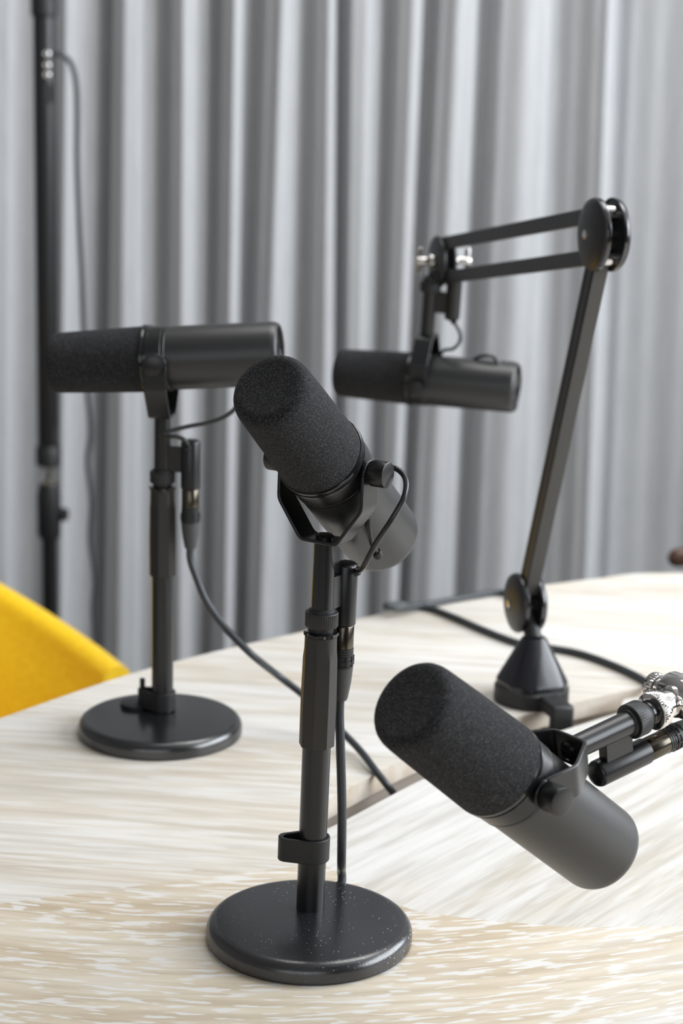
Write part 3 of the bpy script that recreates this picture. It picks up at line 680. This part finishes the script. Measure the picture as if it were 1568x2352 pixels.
# ------------------------------------------------------------------ light stand with LED tube, far left
ZL = 3.05
tb = at(111, 1030, ZL); LXY = Vector((tb.x, tb.y, 0))
def zpix(py):
    lo_, hi_ = 0, 2.6
    for _ in range(40):
        m = (lo_ + hi_) / 2
        if proj(Vector((tb.x, tb.y, m)))[1] > py: lo_ = m
        else: hi_ = m
    return lo_
stand = thing('light_stand', 'slim black light stand at the far left behind the yellow chair', 'light stand', LXY)
z_c0, z_c1 = zpix(1235), zpix(1110)
k = MB(); k.lathe([(.0125, .12), (.0125, z_c0 + .01)], 28); k.build('pole', M_PAINT, stand)
k = MB(); k.lathe([(.0165, z_c0), (.0195, z_c0 + .008), (.0195, z_c1 - .02), (.016, z_c1)], 32); ck = k.build('clamp_collar', M_PLASTIC, stand)
k = MB(); zk = zpix(1180); k.cyl((.015, 0, zk), (.030, -.004, zk), .011, 24, .002); k.build('knob', M_PLASTIC, ck)
k = MB(); k.lathe([(.0125, z_c1 - .002), (.012, z_c1 + .008), (.0065, z_c1 + .014), (.0065, zpix(1072))], 24); k.build('spigot', M_CHROME, stand)
for i in range(3):
    a = math.radians(65 + 120 * i); k = MB(); k.cyl((.012 * math.cos(a), .012 * math.sin(a), .19), (.26 * math.cos(a), .26 * math.sin(a), .008), .008, 16); k.build('leg', M_PAINT, stand)
tl0, tl1 = zpix(1070), zpix(-12)
lamp = thing('tube_lamp', 'vertical black tube lamp mounted on the far left light stand', 'lamp', Vector((tb.x, tb.y, tl0)))
H_ = tl1 - tl0
k = MB(); k.lathe([(.0175, .01), (.0175, H_ - .01)], 36); k.build('housing', M_PAINT, lamp)
k = MB(); k.lathe([(.0166, .035), (.0166, H_ - .035)], 36, Matrix.Translation((-.001, .0045, 0))); k.build('diffuser', M_DIFF, lamp)
for z0 in (0, H_ - .034):
    k = MB(); k.lathe([(.017, z0), (.0205, z0 + .003), (.0205, z0 + .030), (.0185, z0 + .034)], 36); k.build('end_cap', M_PLASTIC, lamp)
for py in (124, 150, 172):
    k = MB(); zz = zpix(py) - tl0; k.cyl((.006, -.0165, zz), (.0068, -.0192, zz), .0052, 16, .0008); k.build('button', M_CHROME, lamp)
k = MB(); zz = zpix(213) - tl0; k.box((.0085, -.0155, zz), (.009, .005, .028)); k.build('display', M_GLOSS, lamp)
for (p0, p1) in ((232, 300), (980, 1012)):
    k = MB(); za, zb_ = zpix(p0) - tl0, zpix(p1) - tl0
    for i in range(6): k.box((.0135, -.0118, za + (zb_ - za) * (i + .5) / 6), (.004, .002, abs(zb_ - za) / 11), Matrix.Rotation(math.radians(48), 3, 'Z'))
    k.build('printed_mark', M_BOOT, lamp)
cp = [(118, 124), (142, 126), (163, 146), (174, 190), (177, 260), (177, 380), (182, 520), (188, 640), (191, 740), (196, 820), (200, 890), (208, 990), (201, 1060), (210, 1150), (207, 1240), (219, 1330), (215, 1400), (223, 1500), (228, 1600), (226, 1750)]
offs = [-.008, -.008] + [.004 + .006 * min(i, 10) for i in range(18)]
k = MB(); P_ = [CAM + ray(x, y) * ((tb.y + o_) / ray(x, y).y) for (x, y), o_ in zip(cp, offs)]; e = P_[-1]; P_ += [Vector((e.x, e.y - .02, .25)), Vector((e.x + .02, e.y - .06, .006)), Vector((e.x + .25, e.y - .1, .006))]
k.tube(P_, .0042, 12, 6); o = k.build('power_cable', mat('grey_power_cable', (0.045, 0.05, 0.056), 0.5)); tag(o, 'thin grey cable dropping from the tube lamp in front of the curtain', 'cable')

# ------------------------------------------------------------------ wooden chair end beyond the table, right
wc = at(1560, 1272, 2.45); C0 = Vector((wc.x + .24, wc.y + .05, 0))
wch = thing('wooden_chair', 'brown wooden chair whose rounded rail end shows beyond the table at the right edge', 'chair', C0)
def wl(p): return p - C0
k = MB(); tip = at(1553, 1281, 2.45)
k.tube([wl(tip) , wl(tip) + Vector((.02, .006, .004)), wl(tip) + Vector((.10, .05, .02)), wl(tip) + Vector((.25, .08, .025)), wl(tip) + Vector((.40, .05, .02)), wl(tip) + Vector((.49, -.02, 0))], .0125, 16, 6)
k.lathe([(.001, -.0125), (.0085, -.009), (.0125, 0), (.0085, .009), (.001, .0125)], 20, Matrix.Translation(wl(tip))); k.build('back_rail', M_BROWN, wch)
zt_ = wl(tip).z
k = MB(); k.lathe([(.17, .43), (.21, .435), (.21, .455), (.18, .46)], 40); k.build('seat', M_BROWN, wch)
for sx, sy in ((-1, -1), (1, -1), (-1, 1), (1, 1)):
    k = MB(); k.cyl((sx * .13, sy * .13, .435), (sx * .18, sy * .18, 0), .014, 18); k.build('leg', M_BROWN, wch)
for x in (-.14, -.05, .05, .14):
    k = MB(); k.cyl((x, .14, .45), (x * 1.1, .03 + .0, zt_ + .016) if False else (x, wl(tip).y + .075, zt_ + .018), .007, 14); k.build('spindle', M_BROWN, wch)
